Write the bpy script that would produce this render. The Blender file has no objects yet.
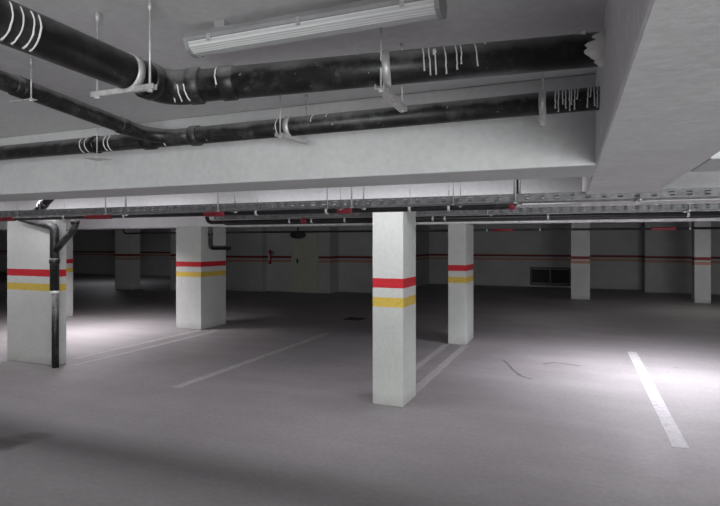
import bpy, bmesh, math, random
from mathutils import Vector, Matrix
random.seed(7)
C = bpy.context.scene.collection
EYE = 1.7; F = 540.0; TH = math.atan(220.0/F); S, K = math.sin(TH), math.cos(TH)

# ---------------------------------------------------------------- survey helpers (bearing of a point -> plan position)
def onY(px, Y):
    t = (px-360)/F; d = Y/(K+S*t)
    return d*(-S+K*t), d                       # X, distance along view
def onX(px, X):
    t = (px-360)/F; d = X/(-S+K*t)
    return d*(K+S*t), d                        # Y, distance
def ht(py, d): return EYE+(243-py)*d/F
def pt(px, py, Y):
    X, d = onY(px, Y); return Vector((X, Y, ht(py, d)))
def floor_pt(px, py):
    d = EYE*F/(py-243); t = (px-360)/F
    return Vector((d*(-S+K*t), d*(K+S*t), 0))

# ---------------------------------------------------------------- materials
def new_mat(name):
    m = bpy.data.materials.new(name); m.use_nodes = True
    nt = m.node_tree; b = nt.nodes['Principled BSDF']
    return m, nt, b
def N(nt, t, **kw):
    n = nt.nodes.new(t)
    for k, v in kw.items(): setattr(n, k, v)
    return n
def coords(nt, scale=(1,1,1)):
    tc = N(nt, 'ShaderNodeTexCoord'); mp = N(nt, 'ShaderNodeMapping'); mp.inputs['Scale'].default_value = scale
    nt.links.new(tc.outputs['Object'], mp.inputs['Vector']); return mp.outputs['Vector'], tc
def noise(nt, vec, scale, detail=4, rough=.55):
    n = N(nt, 'ShaderNodeTexNoise'); n.inputs['Scale'].default_value = scale
    n.inputs['Detail'].default_value = detail; n.inputs['Roughness'].default_value = rough
    nt.links.new(vec, n.inputs['Vector']); return n.outputs['Fac']
def ramp(nt, fac, stops):
    r = N(nt, 'ShaderNodeValToRGB'); e = r.color_ramp.elements
    while len(e) < len(stops): e.new(.5)
    for i, (p, c) in enumerate(stops): e[i].position = p; e[i].color = (*c, 1) if len(c) == 3 else c
    nt.links.new(fac, r.inputs['Fac']); return r.outputs['Color']
def mix(nt, fac, a, b, mode='MIX'):
    m = N(nt, 'ShaderNodeMix', data_type='RGBA', blend_type=mode)
    for s, v in ((0, fac), (6, a), (7, b)):
        if isinstance(v, (int, float)): m.inputs[s].default_value = v
        elif isinstance(v, tuple): m.inputs[s].default_value = (*v, 1)
        else: nt.links.new(v, m.inputs[s])
    return m.outputs[2]
def math_(nt, op, a, b=None, clamp=False):
    m = N(nt, 'ShaderNodeMath', operation=op, use_clamp=clamp)
    for i, v in enumerate((a, b)):
        if v is None: continue
        if isinstance(v, (int, float)): m.inputs[i].default_value = v
        else: nt.links.new(v, m.inputs[i])
    return m.outputs[0]
def bump(nt, b, h, strength, dist=.02):
    n = N(nt, 'ShaderNodeBump'); n.inputs['Strength'].default_value = strength; n.inputs['Distance'].default_value = dist
    nt.links.new(h, n.inputs['Height']); nt.links.new(n.outputs['Normal'], b.inputs['Normal'])

def paint_mat(name, c0, c1, rough=.75, stretch=(1,1,1), sc=1.3, streak=0.0):
    m, nt, b = new_mat(name); v, tc = coords(nt, stretch)
    f = noise(nt, v, sc, 6, .6); col = ramp(nt, f, [(.3, c0), (.72, c1)])
    f2 = noise(nt, v, 30, 3); col = mix(nt, .25, col, ramp(nt, f2, [(.3, (.55,)*3), (.7, (.95,)*3)]), 'MULTIPLY')
    if streak:
        v2, _ = coords(nt, (1.1, 14, 14)); s = noise(nt, v2, 2.2, 5, .7)
        msk = ramp(nt, s, [(.545, (0,0,0)), (.62, (1,1,1))])
        v3, _ = coords(nt, (1,1,1)); s3 = noise(nt, v3, 3.0, 2); m3 = ramp(nt, s3, [(.44, (0,0,0)), (.58, (1,1,1))])
        col = mix(nt, math_(nt, 'MULTIPLY', math_(nt, 'MULTIPLY', msk, m3), streak), col, (.9, .9, .9))
    nt.links.new(col, b.inputs['Base Color']); b.inputs['Roughness'].default_value = rough
    bump(nt, b, noise(nt, v, 14, 6, .65), .25, .012)
    return m
def simple(name, c, rough=.5, metal=0, var=.25, sc=9):
    m, nt, b = new_mat(name); v, _ = coords(nt)
    f = noise(nt, v, sc, 5, .6)
    lo = tuple(x*(1-var) for x in c); hi = tuple(min(1, x*(1+var)) for x in c)
    nt.links.new(ramp(nt, f, [(.32, lo), (.7, hi)]), b.inputs['Base Color'])
    r = N(nt, 'ShaderNodeMapRange'); r.inputs['To Min'].default_value = max(.05, rough-.1); r.inputs['To Max'].default_value = min(1, rough+.12)
    nt.links.new(f, r.inputs['Value']); nt.links.new(r.outputs['Result'], b.inputs['Roughness'])
    b.inputs['Metallic'].default_value = metal
    bump(nt, b, f, .12, .004)
    return m
def banded(name, base0, base1, red, yel, zr=(1.231, 1.33), zy=(1.03, 1.13)):
    """painted concrete with a red and a yellow band running round at fixed heights above the floor"""
    m, nt, b = new_mat(name); v, tc = coords(nt)
    f = noise(nt, v, 1.7, 6, .6); col = ramp(nt, f, [(.3, base0), (.7, base1)])
    fine = noise(nt, v, 26, 4); col = mix(nt, .18, col, ramp(nt, fine, [(.3, (.5,)*3), (.7, (1,)*3)]), 'MULTIPLY')
    geo = N(nt, 'ShaderNodeNewGeometry'); sx = N(nt, 'ShaderNodeSeparateXYZ'); nt.links.new(geo.outputs['Position'], sx.inputs[0])
    z = math_(nt, 'ADD', sx.outputs['Z'], math_(nt, 'MULTIPLY', math_(nt, 'SUBTRACT', noise(nt, v, 9, 3), .5), .010))
    def band(lo, hi):
        return math_(nt, 'MULTIPLY', math_(nt, 'GREATER_THAN', z, lo), math_(nt, 'LESS_THAN', z, hi))
    wear = ramp(nt, noise(nt, v, 40, 4), [(.25, (.75,)*3), (.5, (1,)*3)])
    col = mix(nt, band(*zr), col, mix(nt, 1.0, red, wear, 'MULTIPLY'))
    col = mix(nt, band(*zy), col, mix(nt, 1.0, yel, wear, 'MULTIPLY'))
    # scuffed dirt near the foot, ragged
    dz = math_(nt, 'SUBTRACT', .16, z); dn = math_(nt, 'ADD', math_(nt, 'MULTIPLY', dz, 4.0), math_(nt, 'SUBTRACT', noise(nt, v, 7, 5), .62), True)
    col = mix(nt, dn, col, (.33, .32, .31))
    nt.links.new(col, b.inputs['Base Color']); b.inputs['Roughness'].default_value = .7
    bump(nt, b, noise(nt, v, 16, 6), .2, .01)
    return m
RED, YEL = (.50, .012, .022), (.60, .43, .075)
M = {}
M['beam'] = paint_mat('painted_beam', (.60, .61, .62), (.74, .74, .75), sc=.9)
M['beam_str'] = paint_mat('streaked_beam', (.72, .72, .735), (.84, .84, .85), sc=1.6, streak=.85)
M['ceil'] = paint_mat('ceiling_paint', (.76, .755, .77), (.86, .855, .87), sc=.7)
M['col'] = banded('column_paint', (.50, .52, .50), (.59, .605, .585), RED, YEL)
M['wall'] = banded('wall_paint', (.36, .36, .37), (.45, .45, .46), (.17, .02, .02), (.40, .21, .15), zr=(1.17, 1.25), zy=(1.03, 1.11))
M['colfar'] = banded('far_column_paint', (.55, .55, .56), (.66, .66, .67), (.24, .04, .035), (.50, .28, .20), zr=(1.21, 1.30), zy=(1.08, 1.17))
M['black'] = simple('black_pipe_plastic', (.012, .012, .013), .42, 0, .5, 14)
def dust(m):
    nt = m.node_tree; b = nt.nodes['Principled BSDF']; old = b.inputs['Base Color'].links[0].from_socket
    v, _ = coords(nt); g = N(nt, 'ShaderNodeNewGeometry'); sx = N(nt, 'ShaderNodeSeparateXYZ'); nt.links.new(g.outputs['Normal'], sx.inputs[0])
    f = math_(nt, 'ADD', sx.outputs['Z'], math_(nt, 'MULTIPLY', math_(nt, 'SUBTRACT', noise(nt, v, 8, 6, .65), .5), 1.3))
    k = ramp(nt, f, [(.15, (0,0,0)), (.75, (.6,.6,.6))])
    sc_ = ramp(nt, noise(nt, v, 11, 7, .75), [(.50, (0,0,0)), (.68, (.22,.22,.22))])
    sp = ramp(nt, noise(nt, v, 45, 3, .6), [(.70, (0,0,0)), (.74, (.6,.6,.6))])
    c2 = mix(nt, sp, mix(nt, sc_, old, (.30, .295, .30)), (.5, .5, .5))
    nt.links.new(mix(nt, k, c2, (.36, .355, .36)), b.inputs['Base Color'])
dust(M['black'])   # old overspray lying on the upper side of the pipes
M['dark'] = simple('dark_steel_pipe', (.02, .018, .02), .4, .2, .4, 10)
M['grey'] = simple('grey_conduit', (.62, .61, .63), .45, .3, .2)
M['galv'] = simple('galvanised_steel', (.22, .22, .23), .55, .35, .4, 22)
M['rod'] = simple('hanger_steel', (.62, .61, .62), .4, .35, .2, 40)
M['redp'] = simple('red_pipe_paint', (.24, .02, .035), .45, 0, .3)
M['drip'] = simple('white_paint_drip', (.82, .82, .82), .6, 0, .1)
M['plaster'] = simple('white_plaster', (.82, .82, .81), .85, 0, .15, 18)
M['line'] = None
M['housing'] = simple('lamp_housing', (.36, .36, .37), .5, 0, .15)
M['door'] = simple('painted_door', (.40, .40, .34), .6, 0, .1)
M['grille'] = simple('dark_grille', (.035, .04, .038), .6, .2, .2)

def diffuser_mat(name, emit):
    m, nt, b = new_mat(name); v, tc = coords(nt, (1,1,1))
    w = N(nt, 'ShaderNodeTexWave'); w.inputs['Scale'].default_value = 45; w.bands_direction = 'Y'
    nt.links.new(v, w.inputs['Vector'])
    nt.links.new(ramp(nt, w.outputs['Fac'], [(.2, (.66, .67, .68)), (.8, (.86, .87, .88))]), b.inputs['Base Color'])
    b.inputs['Roughness'].default_value = .25
    bump(nt, b, w.outputs['Fac'], .3, .002)
    if emit:
        b.inputs['Emission Color'].default_value = (.93, .93, 1, 1); b.inputs['Emission Strength'].default_value = emit
    return m
M['diff_off'] = diffuser_mat('ribbed_diffuser', 0)
M['diff_on'] = diffuser_mat('lit_diffuser', 4)

def floor_mat():
    m, nt, b = new_mat('concrete_floor'); v, tc = coords(nt)
    base = ramp(nt, noise(nt, v, .55, 7, .62), [(.28, (.24, .227, .230)), (.72, (.315, .300, .307))])
    fine = ramp(nt, noise(nt, v, 22, 5, .7), [(.3, (.78,)*3), (.7, (1.05,)*3)])
    col = mix(nt, .8, base, fine, 'MULTIPLY')
    v2, _ = coords(nt, (.25, 1.6, 1)); tr = noise(nt, v2, 1.4, 5, .6)
    col = mix(nt, .5, col, ramp(nt, tr, [(.35, (.86,)*3), (.65, (1.08,)*3)]), 'MULTIPLY')
    # small dark spots
    vo = N(nt, 'ShaderNodeTexVoronoi'); vo.inputs['Scale'].default_value = 1.1; nt.links.new(v, vo.inputs['Vector'])
    sp = ramp(nt, vo.outputs['Distance'], [(.02, (1,1,1)), (.05, (0,0,0))])
    col = mix(nt, math_(nt, 'MULTIPLY', sp, .45), col, (.07, .065, .065))
    # damp stains with shapes of their own
    geo = N(nt, 'ShaderNodeNewGeometry')
    def stain(cx, cy, rx, ry, rot, amt, c):
        nonlocal col
        mp = N(nt, 'ShaderNodeMapping', vector_type='TEXTURE'); mp.inputs['Location'].default_value = (cx, cy, 0)
        mp.inputs['Rotation'].default_value = (0, 0, rot); mp.inputs['Scale'].default_value = (rx, ry, 1)
        nt.links.new(geo.outputs['Position'], mp.inputs['Vector'])
        ln = N(nt, 'ShaderNodeVectorMath', operation='LENGTH'); nt.links.new(mp.outputs['Vector'], ln.inputs[0])
        d = math_(nt, 'ADD', ln.outputs['Value'], math_(nt, 'MULTIPLY', math_(nt, 'SUBTRACT', noise(nt, v, 4, 5), .5), 1.1))
        k = ramp(nt, d, [(.55, (1,1,1)), (1.0, (0,0,0))])
        col = mix(nt, math_(nt, 'MULTIPLY', k, amt), col, c)
    p = floor_pt(-8, 444); stain(p.x, p.y, .36, .20, TH+.1, .8, (.055, .05, .052))
    p = floor_pt(37, 436); stain(p.x, p.y, .2, .1, TH, .35, (.07, .065, .068))
    nt.links.new(col, b.inputs['Base Color'])
    r = N(nt, 'ShaderNodeMapRange'); r.inputs['To Min'].default_value = .5; r.inputs['To Max'].default_value = .75
    nt.links.new(noise(nt, v, 3, 5), r.inputs['Value']); nt.links.new(r.outputs['Result'], b.inputs['Roughness'])
    bump(nt, b, noise(nt, v, 35, 6, .7), .15, .006)
    return m
M['floor'] = floor_mat()
def line_mat(name, alpha_c):
    m, nt, b = new_mat(name); v, _ = coords(nt)
    f = noise(nt, v, 14, 6, .7)
    nt.links.new(ramp(nt, f, [(.34, tuple(x*.72 for x in alpha_c)), (.6, alpha_c)]), b.inputs['Base Color'])
    b.inputs['Roughness'].default_value = .65; return m
M['line'] = line_mat('white_line_paint', (.47, .46, .475))
M['line_worn'] = line_mat('worn_line_paint', (.40, .385, .39))
M['tyre'] = simple('tyre_rubber_mark', (.14, .135, .14), .8, 0, .3)

# ---------------------------------------------------------------- mesh helpers
def link(name, bm, mat, parent=None, smooth=False, base=None):
    me = bpy.data.meshes.new(name)
    if base is not None: bmesh.ops.translate(bm, verts=bm.verts, vec=-Vector(base))
    bmesh.ops.recalc_face_normals(bm, faces=bm.faces)
    bm.to_mesh(me); bm.free()
    if smooth:
        for p in me.polygons: p.use_smooth = True
    me.materials.append(mat)
    o = bpy.data.objects.new(name, me); C.objects.link(o)
    if parent: o.parent = parent
    elif base is not None: o.location = base
    return o
def tag(o, label=None, cat=None, group=None, kind=None):
    if label: o['label'] = label
    if cat: o['category'] = cat
    if group: o['group'] = group
    if kind: o['kind'] = kind
    return o
def thing(name, loc, label, cat, group=None):
    o = bpy.data.objects.new(name, None); C.objects.link(o); o.location = loc; o.empty_display_size = .1
    return tag(o, label, cat, group)
def box(bm, lo, hi):
    v = [bm.verts.new((x, y, z)) for z in (lo[2], hi[2]) for y in (lo[1], hi[1]) for x in (lo[0], hi[0])]
    for f in ((0,2,3,1),(4,5,7,6),(0,1,5,4),(2,6,7,3),(0,4,6,2),(1,3,7,5)): bm.faces.new([v[i] for i in f])
    return bm
def frame(d):
    d = d.normalized(); up = Vector((0,0,1)) if abs(d.z) < .95 else Vector((0,-1,0))
    side = d.cross(up).normalized(); return d, side, side.cross(d).normalized()
def tube(bm, pts, r, seg=16, cap=True):
    pts = [Vector(p) for p in pts]; rings = []
    rr = r if isinstance(r, (list, tuple)) else [r]*len(pts)
    pd = None; side = None
    for i, p in enumerate(pts):
        if i == 0: d = pts[1]-p
        elif i == len(pts)-1: d = p-pts[-2]
        else: d = (pts[i+1]-p).normalized()+(p-pts[i-1]).normalized()
        d.normalize()
        if side is None: _, side, up = frame(d)
        else:
            side = (side-d*side.dot(d)).normalized(); up = side.cross(d)
        rings.append([bm.verts.new(p+(side*math.cos(a)+up*math.sin(a))*rr[i]) for a in [2*math.pi*k/seg for k in range(seg)]])
    for a, b in zip(rings, rings[1:]):
        for k in range(seg): bm.faces.new((a[k], a[(k+1)%seg], b[(k+1)%seg], b[k]))
    if cap: bm.faces.new(rings[0][::-1]); bm.faces.new(rings[-1])
    return bm
def bend(a, b, c, r, n=7):
    """points of a rounded corner at b, between a and c"""
    a, b, c = map(Vector, (a, b, c)); p0 = b+(a-b).normalized()*r; p2 = b+(c-b).normalized()*r
    return [(p0*(1-t)**2+b*2*t*(1-t)+p2*t*t) for t in [i/(n-1) for i in range(n)]]
def bevel(o, w=.01, seg=2):
    m = o.modifiers.new('bevel', 'BEVEL'); m.width = w; m.segments = seg; m.limit_method = 'ANGLE'; return o

# ---------------------------------------------------------------- setting
Zc = EYE+.72                                     # ceiling slab
def wallbox(name, lo, hi, mat): return tag(link(name, box(bmesh.new(), lo, hi), mat), kind='structure')
wallbox('floor', (-32, -9, -.2), (16, 27, 0), M['floor'])
wallbox('ceiling', (-32, -9, Zc), (16, 27, Zc+.25), M['ceil'])
wallbox('wall_left', (-32, -9, 0), (-31.7, 27, Zc), M['wall'])
wallbox('wall_right', (15.7, -9, 0), (16, 27, Zc), M['wall'])
wallbox('wall_front', (-31.7, -9, 0), (15.7, -8.7, Zc), M['wall'])
wallbox('wall_back', (-31.7, 22.0, 0), (15.7, 22.3, Zc), M['wall'])
# the middle block that projects from the back wall in three steps
xa, _ = onY(226, 16.2); xb, _ = onY(262, 16.2); xc = xb; xd, _ = onY(330, 16.5); xe, _ = onY(392, 17.2)
xb = max(xb, xc)
wallbox('wall_middle', (xa-2.2, 16.2, 0), (xb, 21.99, Zc), M['wall'])
wallbox('wall_inner', (xb+.001, 16.5, 0), (xd, 21.99, Zc), M['wall'])
wallbox('wall_recess', (xd+.001, 17.2, 0), (xe, 21.99, Zc), M['wall'])
xr0, _ = onY(645, 21.0)
wallbox('wall_corner', (xr0, 21.0, 0), (15.7, 21.99, Zc), M['wall'])
# door on the inner wall, without bands
dx0, _ = onY(292, 16.47); dx1, _ = onY(318, 16.47)
dr = tag(link('door_1', box(bmesh.new(), (dx0, 16.43, 0), (dx1, 16.499, 2.02)), M['door'], base=((dx0+dx1)/2, 16.49, 0)), kind='structure')
bm = bmesh.new(); hx = onY(297, 16.4)[0]-(dx0+dx1)/2
tube(bm, [(hx, -.06, 1.08), (hx, -.12, 1.08), (hx+.12, -.12, 1.08)], .014, 10); box(bm, (hx-.03, -.075, 1.0), (hx+.03, -.06, 1.16))
link('door_handle', bm, M['dark'], dr)

# beams
def beam(lo, hi, mat, label):
    c = ((lo[0]+hi[0])/2, (lo[1]+hi[1])/2, lo[2])
    o = link('ceiling_beam', box(bmesh.new(), lo, hi), mat, base=c); bevel(o, .008)
    return tag(o, label, 'beam')
zt = Zc-.001
beam((-31.6, 2.49, EYE+.33), (.07, 2.92, zt), M['beam'], 'wide white beam crossing the garage just behind the black drain pipes')
beam((.475, 2.49, EYE+.33), (15.6, 2.92, zt), M['beam'], 'short stretch of white beam at the right edge, beyond the streaked beam')
beam((-31.6, 5.3, EYE+.36), (15.6, 5.75, zt), M['beam'], 'white beam over the nearest columns, seen above the cable tray')
beam((-31.6, 8.6, EYE+.322), (15.6, 9.35, zt), M['beam'], 'white beam over the second row of columns, seen as a pale strip beneath the pipes')
# longitudinal beam on the right, running almost to the camera, edges a touch out of true
bm = bmesh.new(); vs = []
for (y, xl, xr) in ((-3.5, .154, .475), (5.299, .017, .47)):
    for (x, z) in ((xl, EYE+.33), (xr, EYE+.33), (xr, zt), (xl, zt)): vs.append(bm.verts.new((x, y, z)))
for k in range(4): bm.faces.new((vs[k], vs[(k+1)%4], vs[4+(k+1)%4], vs[4+k]))
bm.faces.new(vs[:4]); bm.faces.new(vs[4:])
o = link('ceiling_beam', bm, M['beam_str'], base=(.25, .9, EYE+.33)); bevel(o, .008)
tag(o, 'large streaky white beam running away from the viewer at the upper right', 'beam')

# columns
def column(lo, hi, mat, label, top=None):
    z1 = (top or EYE+.33)-.001
    c = ((lo[0]+hi[0])/2, (lo[1]+hi[1])/2, 0)
    o = link('concrete_column', box(bmesh.new(), (lo[0], lo[1], .001), (hi[0], hi[1], z1)), mat, base=c); bevel(o, .007)
    return tag(o, label, 'column')
column((-2.03, 5.33), (-1.69, 5.80), M['col'], 'nearest white column with red and yellow bands, right of centre', EYE+.36)
x0, _ = onY(448, 9.0); x1, _ = onY(466, 9.0); y1, _ = onX(473.5, x1)
column((x0, 9.0), (x1, y1), M['col'], 'slim white banded column directly behind the nearest column', EYE+.322)
x0, _ = onY(7, 5.32); x1, _ = onY(55.5, 5.32); y1, _ = onX(66.5, x1)
LC = (x0, x1)
column((x0, 5.32), (x1, y1), M['col'], 'broad white banded column at far left with a black drain pipe', EYE+.36)
x0, _ = onY(176, 8.62); x1, _ = onY(201, 8.62); y1, _ = onX(226, x1)
MC = (x0, x1, y1)
column((x0, 8.62), (x1, y1), M['col'], 'thick white banded column between the left column and centre, a black elbow pipe on its side', EYE+.322)
x1 = -10.9; y0 = 8.75
column((x1-.4, y0), (x1, y0+.35), M['col'], 'white column peeping out behind the broad left column', EYE+.322)
def far_column(pl, pr, py, dep, label):
    p = floor_pt(pl, py); X0 = p.x; Y0 = p.y; X1, _ = onY(pr, Y0)
    column((X0, Y0), (X1, Y0+dep), M['colfar'], label, Zc)
far_column(571, 590, 299, .4, 'distant dim column right of the wall grille')
far_column(694.5, 711, 303, .45, 'distant dim column near the right edge')
far_column(115, 131, 289, .45, 'distant dim column seen between the two left columns')
far_column(170.5, 179, 290, .4, 'distant dim column just left of the thick column with the elbow pipe')

# ---------------------------------------------------------------- painted lines and marks
def strip(name, pts, w, mat, z=.0025):
    bm = bmesh.new(); pts = [Vector(p) for p in pts]; row = []
    for i, p in enumerate(pts):
        d = (pts[min(i+1, len(pts)-1)]-pts[max(i-1, 0)]).normalized(); n = Vector((-d.y, d.x, 0))
        j = random.uniform(-.004, .004)
        row.append([bm.verts.new((q.x, q.y, zz)) for q in (p+n*(w/2+j), p-n*(w/2+j)) for zz in (.0005, z)])
    for a, b in zip(row, row[1:]):
        for i, j in ((1,3),(3,2),(2,0),(0,1)): bm.faces.new((a[i], b[i], b[j], a[j]))
    bm.faces.new((row[0][0], row[0][1], row[0][3], row[0][2])); bm.faces.new((row[-1][0], row[-1][1], row[-1][3], row[-1][2]))
    return link(name, bm, mat, base=(pts[0].x, pts[0].y, 0))
def seg(a, b, n=14): a, b = Vector(a), Vector(b); return [a.lerp(b, i/n) for i in range(n+1)]
def park(x, y0, y1, mat, label, w=.10, x2=None):
    tag(strip('parking_line', seg((x, y0, 0), (x if x2 is None else x2, y1, 0)), w, mat), label, 'parking line')
park(.775, 5.15, 9.4, M['line'], 'bright white parking line at the right', .13, .75)
park(-1.76, 5.82, 8.95, M['line_worn'], 'right one of the two parking lines joining the near columns', .11)
park(-2.07, 5.82, 8.95, M['line_worn'], 'left one of the two parking lines joining the near columns', .10)
park(-4.40, 5.05, 9.2, M['line_worn'], 'faint worn parking line left of centre, running alone', .12)
park(-6.50, 5.4, 8.6, M['line_worn'], 'right one of the two worn lines between the left columns', .10)
park(-6.86, 5.75, 8.6, M['line_worn'], 'left one of the two worn lines between the left columns', .10)
def mark(pix, w, label):
    tag(strip('tyre_mark', [floor_pt(*p) for p in pix], w, M['tyre'], .0018), label, 'tyre mark')
mark([(503,360),(508,364),(513,370),(521,376),(532,379)], .025, 'thin curved dark tyre mark on the floor right of the near columns')
mark([(543,364),(553,362.5),(566,364),(580,366)], .03, 'short flat tyre mark nearer the bright parking line')
# floor drain
p = floor_pt(355, 319)
dn = thing('floor_drain', (p.x, p.y, 0), 'small dark floor drain grate in the aisle, left of the nearest column', 'drain')
bm = bmesh.new()
for (a, b, c, d) in ((-.2, -.2, .2, -.17), (-.2, .17, .2, .2), (-.2, -.17, -.17, .17), (.17, -.17, .2, .17)): box(bm, (a, b, .0006), (c, d, .008))
link('drain_frame', bm, M['grille'], dn)
bm = bmesh.new()
for k in range(9): box(bm, (-.165+k*.037, -.169, .0006), (-.147+k*.037, .169, .006))
link('drain_grate', bm, M['grille'], dn)

# ---------------------------------------------------------------- drain pipes under the ceiling
def arc_drip(parent, c, d, R, a0, a1, r=.0024, wob=.012):
    """a run of paint round a pipe at c (axis d): angles from the top (0) down the near side to the bottom (pi)"""
    d = Vector(d).normalized(); side = d.cross(Vector((0,0,1))).normalized()
    if side.dot(-Vector(c)+Vector((0,0,EYE))) < 0: side = -side          # the side towards the aisle
    up = side.cross(d).normalized(); up = up if up.z > 0 else -up
    n = 10; pts = []; rad = []; w = random.uniform(-wob, wob)
    for i in range(n):
        t = i/(n-1); a = a0+(a1-a0)*t
        pts.append(Vector(c)+d*(w*t*t+random.uniform(-.001, .001))+(up*math.cos(a)+side*math.sin(a))*(R+.0008))
        rad.append(r*random.uniform(.8, 1.15))
    rad[-1] = r*1.35
    return link('paint_drip', tube(bmesh.new(), pts, rad, 6), M['drip'], parent, True)
def ring(parent, name, c, d, R, w, mat, th=.006, seg=28):
    d = Vector(d).normalized()
    bm = bmesh.new(); c = Vector(c)
    tube(bm, [c-d*w/2, c-d*(w/2-.004), c+d*(w/2-.004), c+d*w/2], [R+.0005, R+th, R+th, R+.0005], seg)
    return link(name, bm, mat, parent, True)

R1 = .0525
XL, dL = onY(168, 1.42); XR = .062
elb = Vector((XL, 1.42, EYE+.512)); endR = Vector((XR+.01, 1.87, EYE+.613)); endN = Vector((XL, -2.0, EYE+.60))
t1 = thing('drain_pipe', (elb.x, elb.y, elb.z), 'thick black drain pipe bending below the lamp, ending in white plaster at the beam', 'pipe')
off = elb.copy()
def L(v): return Vector(v)-off
near_a, near_b = L(endN), L(elb+(endN-elb).normalized()*.075)
far_a, far_b = L(elb+(endR-elb).normalized()*.085), L(endR)
link('pipe_run', tube(bmesh.new(), [near_a, near_b], R1, 28), M['black'], t1, True)
link('pipe_run', tube(bmesh.new(), [far_a, far_b], R1, 28), M['black'], t1, True)
link('pipe_elbow', tube(bmesh.new(), [near_b]+bend(near_b, L(elb), far_a, .07, 9)+[far_a], R1+.004, 28), M['black'], t1, True)
dn_ = (near_a-near_b).normalized(); df_ = (far_b-far_a).normalized()
ring(t1, 'coupling', near_b+dn_*.01, dn_, R1, .04, M['black'], .006)
ring(t1, 'coupling', far_a+df_*.01, df_, R1, .045, M['black'], .007)
def along1(px):      # parameter on the far run by bearing
    A, B = far_a+off, far_b+off; t = (px-360)/F; f = lambda P: (K*P.x+S*P.y)-t*(-S*P.x+K*P.y)
    u = f(A)/(f(A)-f(B)); return A.lerp(B, u)-off
ring(t1, 'coupling', along1(229), df_, R1, .05, M['black'], .004)
def along1n(px):
    A, B = near_b+off, near_a+off; t = (px-360)/F; f = lambda P: (K*P.x+S*P.y)-t*(-S*P.x+K*P.y)
    u = f(A)/(f(A)-f(B)); return A.lerp(B, u)-off
def world_drip(par, o_, c, d, R, a0, a1, **k):
    g = arc_drip(None, c+o_, d, R, a0, a1, **k)
    g.data.transform(Matrix.Translation(-o_)); g.parent = par
for px in (6, 17, 28, 35): world_drip(t1, off, along1n(px-9), dn_, R1, .9, 2.9, r=.0024, wob=.004)
for px, a, b in ((173, .5, 1.3), (220, .5, 1.9), (423, .5, 2.2), (428.5, .5, 2.5), (434, .8, 2.5), (444, .4, 2.5), (455, .5, 2.3), (460, .5, 2.0), (474, .4, 2.2), (484, .3, .8), (380, .3, .5), (360, .1, .5)):
    world_drip(t1, off, along1(px), df_, R1+(.006 if px < 190 else 0), a, b, wob=.005)
for px in (179, 184, 190): world_drip(t1, off, along1(px), df_, R1+.006, 1.7, 2.7)
world_drip(t1, off, along1(434), df_, R1, .95, 1.25, r=.006, wob=0)
for px in (600, 603, 606): world_drip(t1, off, along1(px), df_, R1, .1, 2.6, r=.003, wob=.002)
# lump of plaster at the end
def blob(parent, c, d, R, w, a_lo, a_hi, mat, seed):
    rnd = random.Random(seed); d = Vector(d).normalized(); bm = bmesh.new(); side = d.cross(Vector((0,0,1))).normalized(); up = side.cross(d)
    if side.dot(Vector((0,0,EYE))-Vector(c)-off) < 0: side = -side
    n, m = 14, 5; g = []
    for i in range(n+1):
        a = a_lo+(a_hi-a_lo)*i/n; wl = w*rnd.uniform(.65, 1.15)*math.sin(math.pi*(i+.6)/(n+1.2))**.4
        row = []
        for j in range(m+1):
            t = j/m; hh = R-.001+.009*math.sin(math.pi*min(1, t*1.1+.02))**.5 if 0 < j < m else R-.001
            row.append(bm.verts.new(Vector(c)-d*wl*(1-t)+(up*math.cos(a)+side*math.sin(a))*(hh+rnd.uniform(0, .002))))
        g.append(row)
    for i in range(n):
        for j in range(m): bm.faces.new((g[i][j], g[i+1][j], g[i+1][j+1], g[i][j+1]))
    return link('plaster_patch', bm, mat, parent, True)
blob(t1, far_b, df_, R1, .075, .8, 3.0, M['plaster'], 3)
blob(t1, along1(586), df_, R1, .035, .25, .75, M['plaster'], 5)

R2 = .0425
Y2 = 2.2
A2 = Vector((-9, Y2, EYE+.56)); B2 = Vector((.066, Y2-.02, EYE+.535)); W2 = pt(172, 138, Y2)
t2 = thing('drain_pipe', A2, 'thinner black drain pipe running along the white beam, with a branch joining at the left', 'pipe')
off2 = A2.copy()
link('pipe_run', tube(bmesh.new(), [A2-off2, W2-off2, B2-off2], R2, 24), M['black'], t2, True)
d2 = (B2-W2).normalized()
def along2(px, A=None, B=None):
    A = A or W2; B = B or B2
    if px < 172: A, B = A2, W2
    t = (px-360)/F; f = lambda P: (K*P.x+S*P.y)-t*(-S*P.x+K*P.y)
    return A.lerp(B, f(A)/(f(A)-f(B)))-off2
R3 = .036
J3 = pt(170, 136.5, 2.17); N3 = pt(-2, 79, 1.36); N3b = N3+(N3-J3)*1.6; N3b.z = min(N3b.z, EYE+.66)
link('pipe_branch', tube(bmesh.new(), [N3b-off2, N3-off2]+[p-off2 for p in bend(N3, J3-Vector((.1,0,0)), J3+Vector((.25, .03, 0)), .16, 7)]+[J3+Vector((.12, .02, 0))-off2], R3, 20), M['black'], t2, True)
ring(t2, 'coupling', along2(196), d2, R2, .05, M['black'], .008)
ring(t2, 'coupling', along2(150), d2, R2, .07, M['black'], .008)
d3 = (N3-J3).normalized()
J3s = J3-Vector((.1,0,0)); d3 = (N3-J3s).normalized()
ring(t2, 'coupling', N3.lerp(J3s, .10)-off2, d3, R3, .05, M['black'], .005)
ring(t2, 'coupling', N3.lerp(J3s, .74)-off2, d3, R3, .05, M['black'], .004)
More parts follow.
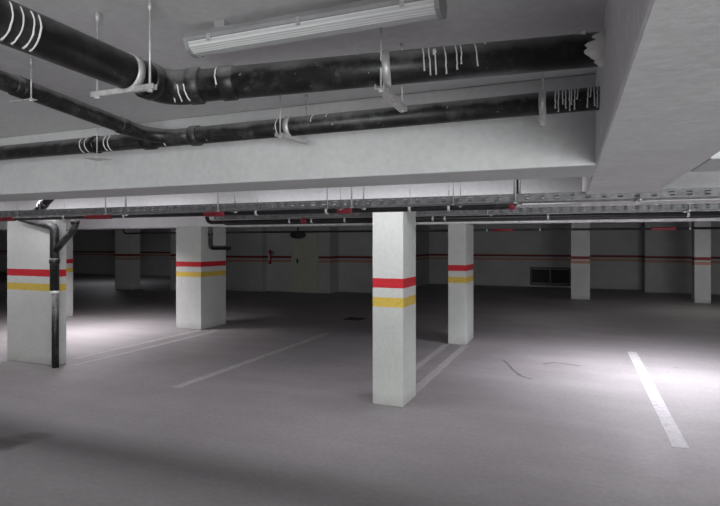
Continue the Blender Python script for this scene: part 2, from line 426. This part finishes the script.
for px, a, b in ((86, .6, 2.7), (91, .6, 2.7), (110, .5, 2.7), (114, .5, 2.8), (168, .3, 2.6), (171, .5, 1.8), (280, .5, 2.3), (315, .2, 1.3), (329, .3, .9),
                 (556, .5, 2.2), (559, .3, 2.6), (563, .6, 1.9), (566, .3, 2.3), (569.5, .3, 2.6), (572, .4, 2.0), (575, .3, 2.5), (578, .5, 1.6), (588, .3, 2.4), (591, .3, 1.5), (594, .4, 2.3), (597, .2, 2.5)):
    world_drip(t2, off2, along2(px), d2, R2, a, b+.15, r=.0024, wob=.003)

# ---------------------------------------------------------------- pipe hangers
def clamp(parent, c, d, R, mat=None, w=.026):
    d = Vector(d).normalized(); c = Vector(c); _, s, u = frame(d); bm = bmesh.new(); n = 30; rows = []
    for k in range(n):
        a = 2*math.pi*k/n; q = s*math.cos(a)+u*math.sin(a)
        rows.append([bm.verts.new(c+q*rr+d*x) for rr, x in ((R+.0008, -w/2), (R+.005, -w/2), (R+.005, w/2), (R+.0008, w/2))])
    for k in range(n):
        a, b = rows[k], rows[(k+1)%n]
        for i in range(4): bm.faces.new((a[i], b[i], b[(i+1)%4], a[(i+1)%4]))
    link('pipe_clamp', bm, mat or M['rod'], parent, True)
def rod_bm(p, z1, r=.0035):
    bm = bmesh.new(); tube(bm, [p, (p.x, p.y, z1)], r, 8)
    tube(bm, [(p.x, p.y, z1-.03), (p.x, p.y, z1)], r*2.0, 8)              # socket at the ceiling
    return bm
def nut(rod, p, r=.0035):
    link('nut', tube(bmesh.new(), [Vector(p)+Vector((0,0,-.008)), Vector(p)+Vector((0,0,.004))], r*2.4, 6), M['rod'], rod)
def trapeze(a, b, pc, pd, R, label, w=.03):
    """crossbar a-b, a rod at each end up to the slab, a clamp round the pipe"""
    t = thing('pipe_hanger', a, label, 'pipe hanger'); a0 = Vector(a)
    for p in (a, b): 
        nut(link('threaded_rod', rod_bm(Vector(p)-a0, zt-a0.z), M['rod'], t, True), Vector(p)-a0)
    d = (Vector(b)-Vector(a)).normalized(); n = Vector((-d.y, d.x, 0)).normalized(); bm = bmesh.new()
    p0 = -d*.02; p1 = Vector(b)-a0+d*.02
    def plate(o0, o1, z0, z1):
        q = [p+n*o+Vector((0,0,z)) for z in (z0, z1) for p in (p0, p1) for o in (o0, o1)]
        v = [bm.verts.new(x) for x in q]
        for f in ((0,2,3,1),(4,5,7,6),(0,1,5,4),(2,6,7,3),(0,4,6,2),(1,3,7,5)): bm.faces.new([v[i] for i in f])
    plate(-w/2, w/2, -.002, .0); plate(-w/2, -w/2+.002, .0, .014); plate(w/2-.002, w/2, .0, .014)
    link('crossbar', bm, M['rod'], t)
    clamp(t, Vector(pc)-a0, pd, R)
    return t
Pn = along1n(128)+off
za = Pn.z-R1-.0075
trapeze(Vector((Pn.x-.125, Pn.y, za)), Vector((Pn.x+.085, Pn.y, za)), Pn, dn_, R1, 'hanger with a flat crossbar under the thick pipe, left of the bend', .016)
Pd = along1(386)+off
trapeze(pt(381, 90, 1.60), pt(402, 110, 1.86), Pd, df_, R1, 'hanger with silver clamp around the thick pipe, in the middle below the lamp')
Pe = along2(290)+off2; zb = Pe.z-R2-.012
trapeze(Vector((Pe.x-.012, Y2-.075, zb)), Vector((Pe.x+.012, Y2+.13, zb)), Pe, d2, R2, 'hanger with a slanting crossbar below the thinner pipe, left of centre')
def single(pc, pd, R, label, rodoff=(0,0,0), tail=.05, mat=None):
    pc = Vector(pc); t = thing('pipe_hanger', pc, label, 'pipe hanger')
    q = Vector(rodoff); q.z += R+.004 if not tail < 0 else 0
    link('threaded_rod', rod_bm(q, zt-pc.z), M['rod'], t, True)
    clamp(t, (0,0,0), pd, R, mat)
    if tail > 0:
        bm = bmesh.new(); box(bm, (-.008, -.012, -R-tail), (.008, .012, -R-.003)); box(bm, (-.014, -.006, -R-tail*.7), (.014, .006, -R-tail*.45)); link('clamp_bolt', bm, M['rod'], t)
single(along2(543)+off2, d2, R2, 'hanger with a bright strap on the thinner pipe, near the right beam', tail=.04)
def side_rod(px, py0, Y, label, P, pd, R):
    """rod passing in front of the pipe with a bracket under it"""
    a = pt(px, py0, Y); t = thing('pipe_hanger', a, label, 'pipe hanger')
    nut(link('threaded_rod', rod_bm(Vector((0,0,0)), zt-a.z, .003), M['rod'], t, True), (0,0,0))
    P = Vector(P)-a; bm = bmesh.new(); box(bm, (min(0, P.x)-.012, -.01, -.003), (max(0, P.x)+.012, P.y+.02, 0)); link('crossbar', bm, M['rod'], t)
    clamp(t, P, pd, R, M['dark'])
P = along2(97)+off2; side_rod(97, 157, 2.13, 'thin hanger rod in front of the thinner pipe at the left', P, d2, R2)
P = N3.lerp(J3s, .12); a = P+Vector((.0, -.06, 0)); 
t = thing('pipe_hanger', P, 'hanger rod on the sloping branch pipe at upper left', 'pipe hanger')
u = Vector((R3+.012, 0, -R3-.012)); nut(link('threaded_rod', rod_bm(u, zt-P.z, .003), M['rod'], t, True), u)
bm = bmesh.new(); box(bm, (-R3-.02, -.012, -R3-.015), (R3+.03, .012, -R3-.012)); link('crossbar', bm, M['rod'], t)
clamp(t, (0,0,0), d3, R3, M['dark'])

# ---------------------------------------------------------------- lamps
def lamp(x0, x1, y, lit, label, group=None):
    zt_ = Zc-.028; t = thing('ceiling_lamp', (x0, y, zt_), label, 'lamp', group); Lx = x1-x0
    bm = bmesh.new()                                                    # housing: tray with sloping sides
    prof = [(-.034, 0), (-.050, -.022), (-.050, -.034), (.050, -.034), (.050, -.022), (.034, 0)]
    def extr(bm, prof, xa, xb):
        a = [bm.verts.new((xa, p[0], p[1])) for p in prof]; b = [bm.verts.new((xb, p[0], p[1])) for p in prof]
        for i in range(len(prof)): j = (i+1) % len(prof); bm.faces.new((a[i], a[j], b[j], b[i]))
        bm.faces.new(a[::-1]); bm.faces.new(b)
    extr(bm, prof, 0, Lx); link('lamp_housing', bm, M['housing'], t)
    for k in (.14, .86):
        bm = bmesh.new(); box(bm, (Lx*k-.02, -.02, .0005), (Lx*k+.02, .02, .0275)); link('mounting_bracket', bm, M['housing'], t)
    bm = bmesh.new(); dp = [(.045, -.0345), (.038, -.050), (.016, -.064), (-.016, -.064), (-.038, -.050), (-.045, -.0345)]
    extr(bm, dp, .014, Lx-.014); link('diffuser', bm, M['diff_on'] if lit else M['diff_off'], t, False)
    for xx in (0, Lx):
        bm = bmesh.new(); s = .014 if xx == 0 else -.014
        extr(bm, [(-.049, -.0345), (-.038, -.060), (-.016, -.069), (.016, -.069), (.038, -.060), (.049, -.0345)], xx, xx+s); link('end_cap', bm, M['housing'], t)
    for k in (0.12, .5, .88):
        for sgn in (-1, 1):
            bm = bmesh.new(); yy = sgn*.0505
            box(bm, (Lx*k-.006, min(yy, yy+sgn*.004), -.044), (Lx*k+.006, max(yy, yy+sgn*.004), -.022)); link('clip', bm, M['rod'], t)
    return t
lamp(-1.20, -.35, 1.465, False, 'long ribbed ceiling lamp with grey housing above the thick pipe')
lamp(.5, 1.7, 7.8, True, 'lit ceiling lamp hidden between beams above the bright floor at the right')
lamp(-9.4, -8.2, 7.6, True, 'lit ceiling lamp hidden between beams above the bright floor at the left')
# far ceiling lamp housings (dark, unlit)
xx, _ = onY(300, 14.5)

# ---------------------------------------------------------------- cable trays and service pipes
def perforated(bm, x0, x1, f, rows, pitch=.1, hole=.034):
    """strip of sheet with slots; f(x, v) -> point; rows = [(v0, v1, has_hole)]"""
    n = int((x1-x0)/pitch)
    for i in range(n):
        a = x0+i*pitch; xs = (a, a+(pitch-hole)/2, a+(pitch+hole)/2, a+pitch)
        for v0, v1, hh in rows:
            if not hh:
                bm.faces.new([bm.verts.new(f(x, v)) for x, v in ((a, v0), (a+pitch, v0), (a+pitch, v1), (a, v1))])
            else:
                for s in (0, 2): bm.faces.new([bm.verts.new(f(x, v)) for x, v in ((xs[s], v0), (xs[s+1], v0), (xs[s+1], v1), (xs[s], v1))])
def tray(x0, x1, y0, y1, z0, z1, label):
    t = thing('cable_tray', (x0, y0, z0), label, 'cable tray'); h = z1-z0; w = y1-y0; LX = x1-x0
    def fin(name, bm):
        bmesh.ops.remove_doubles(bm, verts=bm.verts, dist=.0005)
        o = link(name, bm, M['galv'], t); m = o.modifiers.new('sheet', 'SOLIDIFY'); m.thickness = .0016; return o
    lip = [(0, h*.22, False), (h*.22, h*.40, True), (h*.40, h*.60, False), (h*.60, h*.78, True), (h*.78, h, False)]
    for y in (0, w):
        bm = bmesh.new(); perforated(bm, 0, LX, lambda x, v: (x, y, v), lip); fin('side_rail', bm)
        bm = bmesh.new(); s = 1 if y == 0 else -1; box(bm, (0, min(y, y+s*.012), h), (LX, max(y, y+s*.012), h+.002)); link('rail_flange', bm, M['galv'], t)
    bm = bmesh.new(); perforated(bm, 0, LX, lambda x, v: (x, v, 0), [(0, w*.2, False), (w*.2, w*.35, True), (w*.35, w*.65, False), (w*.65, w*.8, True), (w*.8, w, False)], hole=.05); fin('tray_base', bm)
    return t
tray(-14, 5.4, 4.0, 4.2, EYE+.296, EYE+.350, 'long galvanised cable tray hanging in front of the nearest columns')
tray(onY(214, 5.95)[0], 6.4, 5.95, 6.15, EYE+.318, EYE+.382, 'second perforated cable tray passing behind the nearest column')
def tray_hanger(px, Y0, Y1, zb, label, thick=.004):
    X, _ = onY(px, Y0); t = thing('tray_hanger', (X, Y0, zb), label, 'tray hanger', None)
    for yy in (-.03, Y1-Y0+.03):
        bm = bmesh.new(); tube(bm, [(0, yy, -.012), (0, yy, zt-zb)], thick, 8)
        nut(link('threaded_rod', bm, M['rod'], t, True), (0, yy, -.008), thick)
    bm = bmesh.new(); box(bm, (-.02, -.05, -.006), (.02, Y1-Y0+.05, -.001)); link('crossbar', bm, M['galv'], t)
for px, lab in ((20, 'tray hanger above the broad left column'), (108, 'tray hanger between the two left columns'), (220, 'tray hanger beside the red pipe sleeve, above the thick column'),
                (329, 'thin tray hanger left of the central red sleeve'), (353, 'tray hanger just left of the nearest column'), (454, 'tray hanger above the slim column'), (516, 'tray hanger right of the slim column'), (640, 'tray hanger beneath the streaked beam')):
    tray_hanger(px, 4.0, 4.2, EYE+.296, lab, .007 if px in (108, 220, 353, 516) else .003)
for px, lab in ((488, 'hanger on the second tray, right of the slim column'), (689, 'hanger on the second tray at the far right')):
    tray_hanger(px, 5.95, 6.15, EYE+.318, lab, .006)

def service(Y, h, r, px0, px1, mat, label, reds=(), clips=(), name='sprinkler_pipe', up=(True, True), X0=None, X1=None, cmat=None):
    x0 = X0 if X0 is not None else onY(px0, Y)[0]; x1 = X1 if X1 is not None else onY(px1, Y)[0]; z = EYE+h
    o_ = Vector((x0, Y, z)); t = thing(name, o_, label, 'pipe')
    pts = []
    if up[0]: pts += [(0, 0, Zc-.002-z)]+bend((0, 0, 1), (0, 0, 0), (1, 0, 0), min(.09, Zc-z-.05))
    else: pts += [(0, 0, 0)]
    if up[1]: pts += bend((0, 0, 0), (x1-x0, 0, 0), (x1-x0, 0, 1), .09)+[(x1-x0, 0, Zc-.002-z)]
    else: pts += [(x1-x0, 0, 0)]
    link('pipe_run', tube(bmesh.new(), pts, r, 14), mat, t, True)
    for a, b in reds:
        xa, xb = onY(a, Y)[0]-x0, onY(b, Y)[0]-x0
        o = link('pipe_sleeve', tube(bmesh.new(), [(xa, 0, 0), (xa+.01, 0, 0), (xb-.01, 0, 0), (xb, 0, 0)], [r+.001, r+.006, r+.006, r+.001], 14), M['redp'], t, True); o['label'] = 'red painted sleeve'
    for a in clips:
        xa = onY(a, Y)[0]-x0; bm = bmesh.new(); n = 16
        tube(bm, [(xa-.012, 0, 0), (xa-.011, 0, 0), (xa+.011, 0, 0), (xa+.012, 0, 0)], [r+.0005, r+.005, r+.005, r+.0005], 14)
        tube(bm, [(xa, 0, r), (xa, 0, Zc-.002-z)], .003, 6); link('pipe_clip', bm, cmat or M['rod'], t, True)
    return t
service(4.5, .300, .028, 0, 517, M['dark'], 'dark service pipe with red sleeves just below the long cable tray', ((-40, 15), (86, 112), (205, 225.5), (338, 353), (509, 515)), (2, 65, 125, 257, 327, 449, 410), X0=-14, up=(False, True))
service(6.4, .297, .028, 207, 0, M['dark'], 'black pipe beneath the second cable tray, passing behind the nearest column', ((301, 307),), (290, 312, 345, 433, 445, 548, 688), X1=7, up=(True, False))
service(7.05, .268, .019, 216, 0, M['grey'], 'thin pale conduit running level with the top of the slim column', (), (260, 360, 520, 600), name='conduit', X1=8, up=(True, False), cmat=M['grey'])
service(10.5, .246, .022, 0, 0, M['dark'], 'dim pipe with a red sleeve in the dark behind the slim column', ((492, 513), (651, 676)), (487, 540, 690), X0=-10.8, X1=10, up=(True, False), cmat=M['grey'])
service(6.75, .278, .010, 222, 0, M['dark'], 'thin black cable pipe between the black pipe and pale conduit', (), (), name='conduit', X1=8, up=(True, False))

# black drain stack on the broad left column
Rv = .058; Yv = 5.32-Rv-.006
px_, d_ = onY(54.5, Yv); o_ = Vector((px_, Yv, 0))
t = thing('drain_stack', o_, 'black vertical drain stack with slanting branch on the broad left column', 'drain pipe')
zt1 = ht(226, d_); zj = ht(252, d_); zm = ht(291, d_)
q = pt(20, 219, Yv-.0)
pts = [(0, 0, zm), (0, 0, zt1-.1)]+bend((0,0,zt1-.2), (0,0,zt1), (-.3, 0, zt1+.03), .09)+[(q.x-px_, q.y-Yv, q.z)]
rr = [Rv]*(len(pts)-1)+[.035]
link('upper_pipe', tube(bmesh.new(), pts, rr, 20), M['black'], t, True)
link('lower_pipe', tube(bmesh.new(), [(.015, 0, .001), (.015, 0, zm-.02)], .045, 20), M['black'], t, True)
bm = bmesh.new(); tube(bm, [(0, 0, zm-.035), (0, 0, zm-.03), (0, 0, zm), (0, 0, zm+.005)], [.047, Rv+.002, Rv+.002, Rv], 20); o = link('joint_collar', bm, M['drip'], t, True); o['label'] = 'white sealed joint'
b1 = pt(75, 228, Yv); b0 = Vector((0, 0, zj)); b1l = b1-o_
link('branch_pipe', tube(bmesh.new(), [b0]+bend(b0, b1l, b1l+Vector((0,0,.3)), .08)+[b1l+Vector((0,0,.09))], .046, 18), M['black'], t, True)
bm = bmesh.new(); tube(bm, [b1l+Vector((0,0,.05)), b1l+Vector((0,0,.055)), b1l+Vector((0,0,.105)), b1l+Vector((0,0,.11))], [.047, .056, .056, .047], 18); link('coupling', bm, M['black'], t, True)
bm = bmesh.new(); tube(bm, [(0,0,zj-.16), (0,0,zj-.155), (0,0,zj-.09), (0,0,zj-.085)], [Rv, Rv+.008, Rv+.008, Rv], 20); link('coupling', bm, M['black'], t, True)
# slanting black pipe above the tray
a = pt(36, 212, 4.75); b = pt(50, 198, 4.75); e = b+(b-a)*.6
t = thing('drain_pipe', a, 'short slanting black pipe stub with white splashes above the tray at left', 'pipe')
e = Vector((e.x, e.y, min(e.z, Zc-.06)))
link('pipe_run', tube(bmesh.new(), [(0,0,0), e-a], .05, 18), M['black'], t, True)
bm = bmesh.new(); dd = (e-a).normalized(); c = (e-a)*.35; tube(bm, [c-dd*.03, c-dd*.026, c+dd*.026, c+dd*.03], [.05, .058, .058, .05], 18); link('coupling', bm, M['black'], t, True)
off_keep = a.copy()
for k in range(5):
    world_drip(t, off_keep, (e-a)*(.25+.1*k), dd, .057 if k < 3 else .05, .3, 1.2+random.random()*.6, r=.005, wob=.01)
# elbow pipe on the thick column
xs = MC[1]+.052; ya, da = onX(210.5, xs); yb, db = onX(229, xs)
t = thing('elbow_pipe', (xs, ya, 0), 'black elbow pipe dropping down the side of the thick column', 'pipe')
zb_ = ht(248, da)
pts = [(0, 0, EYE+.315)]+bend((0,0,EYE+.3), (0,0,zb_), (0, yb-ya, zb_), .09)+[(0, yb-ya, zb_)]
link('pipe_run', tube(bmesh.new(), pts, .042, 16), M['black'], t, True)
bm = bmesh.new(); tube(bm, [(0, yb-ya-.09, zb_), (0, yb-ya-.08, zb_), (0, yb-ya, zb_), (0, yb-ya+.01, zb_)], [.042, .056, .056, .042], 16); link('coupling', bm, M['black'], t, True)
bm = bmesh.new(); tube(bm, [(0, 0, EYE+.14), (0, 0, EYE+.145), (0, 0, EYE+.2), (0, 0, EYE+.205)], [.042, .052, .052, .042], 16); link('coupling', bm, M['black'], t, True)

# wall grille
gx0, gd = onY(530, 21.9); gx1, _ = onY(571, 21.9); gz0 = ht(285, gd); gz1 = ht(267, gd)
t = thing('wall_grille', (gx0, 21.99, gz0), 'dark rectangular louvred grille low on the far wall', 'grille'); W = gx1-gx0; H = gz1-gz0
bm = bmesh.new(); box(bm, (0, -.04, 0), (W, -.002, .07)); box(bm, (0, -.04, H-.07), (W, -.002, H)); box(bm, (0, -.04, .07), (.07, -.002, H-.07)); box(bm, (W-.07, -.04, .07), (W, -.002, H-.07)); box(bm, (W/2-.03, -.04, .07), (W/2+.03, -.002, H-.07))
link('grille_frame', bm, M['dark'], t)
bm = bmesh.new(); n = 8
for k in range(n):
    z = .09+k*(H-.18)/n
    vs = [bm.verts.new(p) for p in ((.07, -.035, z), (W-.07, -.035, z), (W-.07, -.004, z+.06), (.07, -.004, z+.06), (.07, -.035, z+.008), (W-.07, -.035, z+.008), (W-.07, -.004, z+.068), (.07, -.004, z+.068))]
    for f in ((0,1,2,3), (7,6,5,4), (0,4,5,1), (3,2,6,7), (0,3,7,4), (1,5,6,2)): bm.faces.new([vs[i] for i in f])
link('louvres', bm, M['grille'], t)
# fire hydrant cabinet / valve on the middle wall
hx, hd = onY(270, 16.4); z0 = ht(264, hd); z1 = ht(250, hd)
t = thing('fire_valve', (hx, 16.499, z0), 'small dark red upright fire valve on the far wall left of the door', 'fire valve')
bm = bmesh.new(); tube(bm, [(0, -.1, 0), (0, -.1, z1-z0)], .05, 14); tube(bm, [(0, -.1, (z1-z0)*.5), (0, -.0005, (z1-z0)*.5)], .04, 12); link('valve_body', bm, M['redp'], t, True)
bm = bmesh.new(); box(bm, (-.02, -.170, (z1-z0)*.25), (.02, -.149, (z1-z0)*.75)); link('valve_plate', bm, M['rod'], t)
bm = bmesh.new(); zc = (z1-z0)*.8
for k in range(12):
    a, b = 2*math.pi*k/12, 2*math.pi*(k+1)/12; tube(bm, [(.11+.05*math.cos(a), -.1, zc+.05*math.sin(a)), (.11+.05*math.cos(b), -.1, zc+.05*math.sin(b))], .010, 6)
tube(bm, [(.04, -.1, zc), (.15, -.1, zc)], .010, 6); link('hand_wheel', bm, M['redp'], t, True)
# oval bulkhead under the far ceiling
bx, bd = onY(298, 15.6); 
t = thing('bulkhead_lamp', (bx, 15.6, Zc), 'dark oval bulkhead lamp hanging unlit above the far door', 'lamp')
zz = ht(235, bd)-Zc; bm = bmesh.new()
tube(bm, [(-.28, 0, zz), (-.24, 0, zz), (-.12, 0, zz), (.12, 0, zz), (.24, 0, zz), (.28, 0, zz)], [.03, .08, .12, .12, .08, .03], 16); link('lamp_shell', bm, M['grille'], t, True)
bm = bmesh.new(); tube(bm, [(0, 0, zz+.1), (0, 0, -.001)], .02, 8); link('stem', bm, M['dark'], t, True)

GROUPS = {'column': 'banded concrete columns', 'beam': 'painted ceiling beams', 'parking line': 'parking lines on the floor', 'pipe hanger': 'hangers of the black drain pipes',
          'tray hanger': 'rod hangers of the cable trays', 'cable tray': 'perforated cable trays', 'tyre mark': 'tyre marks on the floor'}
for o in list(bpy.data.objects):
    if o.get('category') in GROUPS: o['group'] = GROUPS[o['category']]
# ---------------------------------------------------------------- light
def area(loc, rot, sx, sy, power, col=(1,1,1), spread=math.pi):
    l = bpy.data.lights.new('area', 'AREA'); l.shape = 'RECTANGLE'; l.size = sx; l.size_y = sy; l.energy = power; l.color = col; l.spread = spread
    o = bpy.data.objects.new('area_light', l); C.objects.link(o); o.location = loc; o.rotation_euler = rot; return o
area((1.1, 7.8, Zc-.13), (0, 0, 0), 1.15, .10, 80, (.96, .93, 1), math.radians(142))
area((-8.8, 7.6, Zc-.13), (0, 0, 0), 1.15, .10, 54, (1, .94, .98), math.radians(130))
for x in (3.2, -2.0, -5.6, -9.4, -13): area((x, 4.72, Zc-.06), (0, 0, 0), 3.0, .10, 17, (.98, .96, 1))  # added strip lights without fixtures, to brighten the beam over the near columns
# added low area light standing in for daylight, behind and right of the viewer
area((3.6, -5.0, .85), (math.radians(90), 0, math.radians(22)), 6, 1.5, 290, (.97, 1, .98))
# fill lights added under the ceiling, behind the viewer and in the far dark part
area((-1.5, -2.6, Zc-.1), (0, 0, 0), 1.2, .12, 44, (.98, .97, 1))
area((-7.0, -2.6, Zc-.1), (0, 0, 0), 1.2, .12, 50, (1, .96, .99))
area((-18.5, 17.2, Zc-.1), (0, 0, 0), 1.2, .12, 12, (.95, .95, 1))
area((-.5, 13.0, Zc-.1), (0, 0, 0), 1.2, .12, 5, (1, .96, .95))
area((3, 15.4, Zc-.1), (0, 0, 0), 1.2, .12, 10, (1, .97, .95))
w = bpy.data.worlds.new('world'); bpy.context.scene.world = w; w.use_nodes = True
w.node_tree.nodes['Background'].inputs[0].default_value = (.5, .5, .55, 1); w.node_tree.nodes['Background'].inputs[1].default_value = .1

# ---------------------------------------------------------------- camera
cam = bpy.data.cameras.new('camera'); co = bpy.data.objects.new('camera', cam); C.objects.link(co)
cam.sensor_width = 36; cam.lens = 36*F/720; cam.shift_y = -10/720; cam.clip_start = .02; cam.clip_end = 200
co.location = (0, 0, EYE); co.rotation_euler = (math.radians(90), 0, TH)
sc = bpy.context.scene; sc.camera = co
sc.view_settings.view_transform = 'Standard'; sc.view_settings.look = 'None'; sc.view_settings.gamma = 1; sc.view_settings.exposure = .7
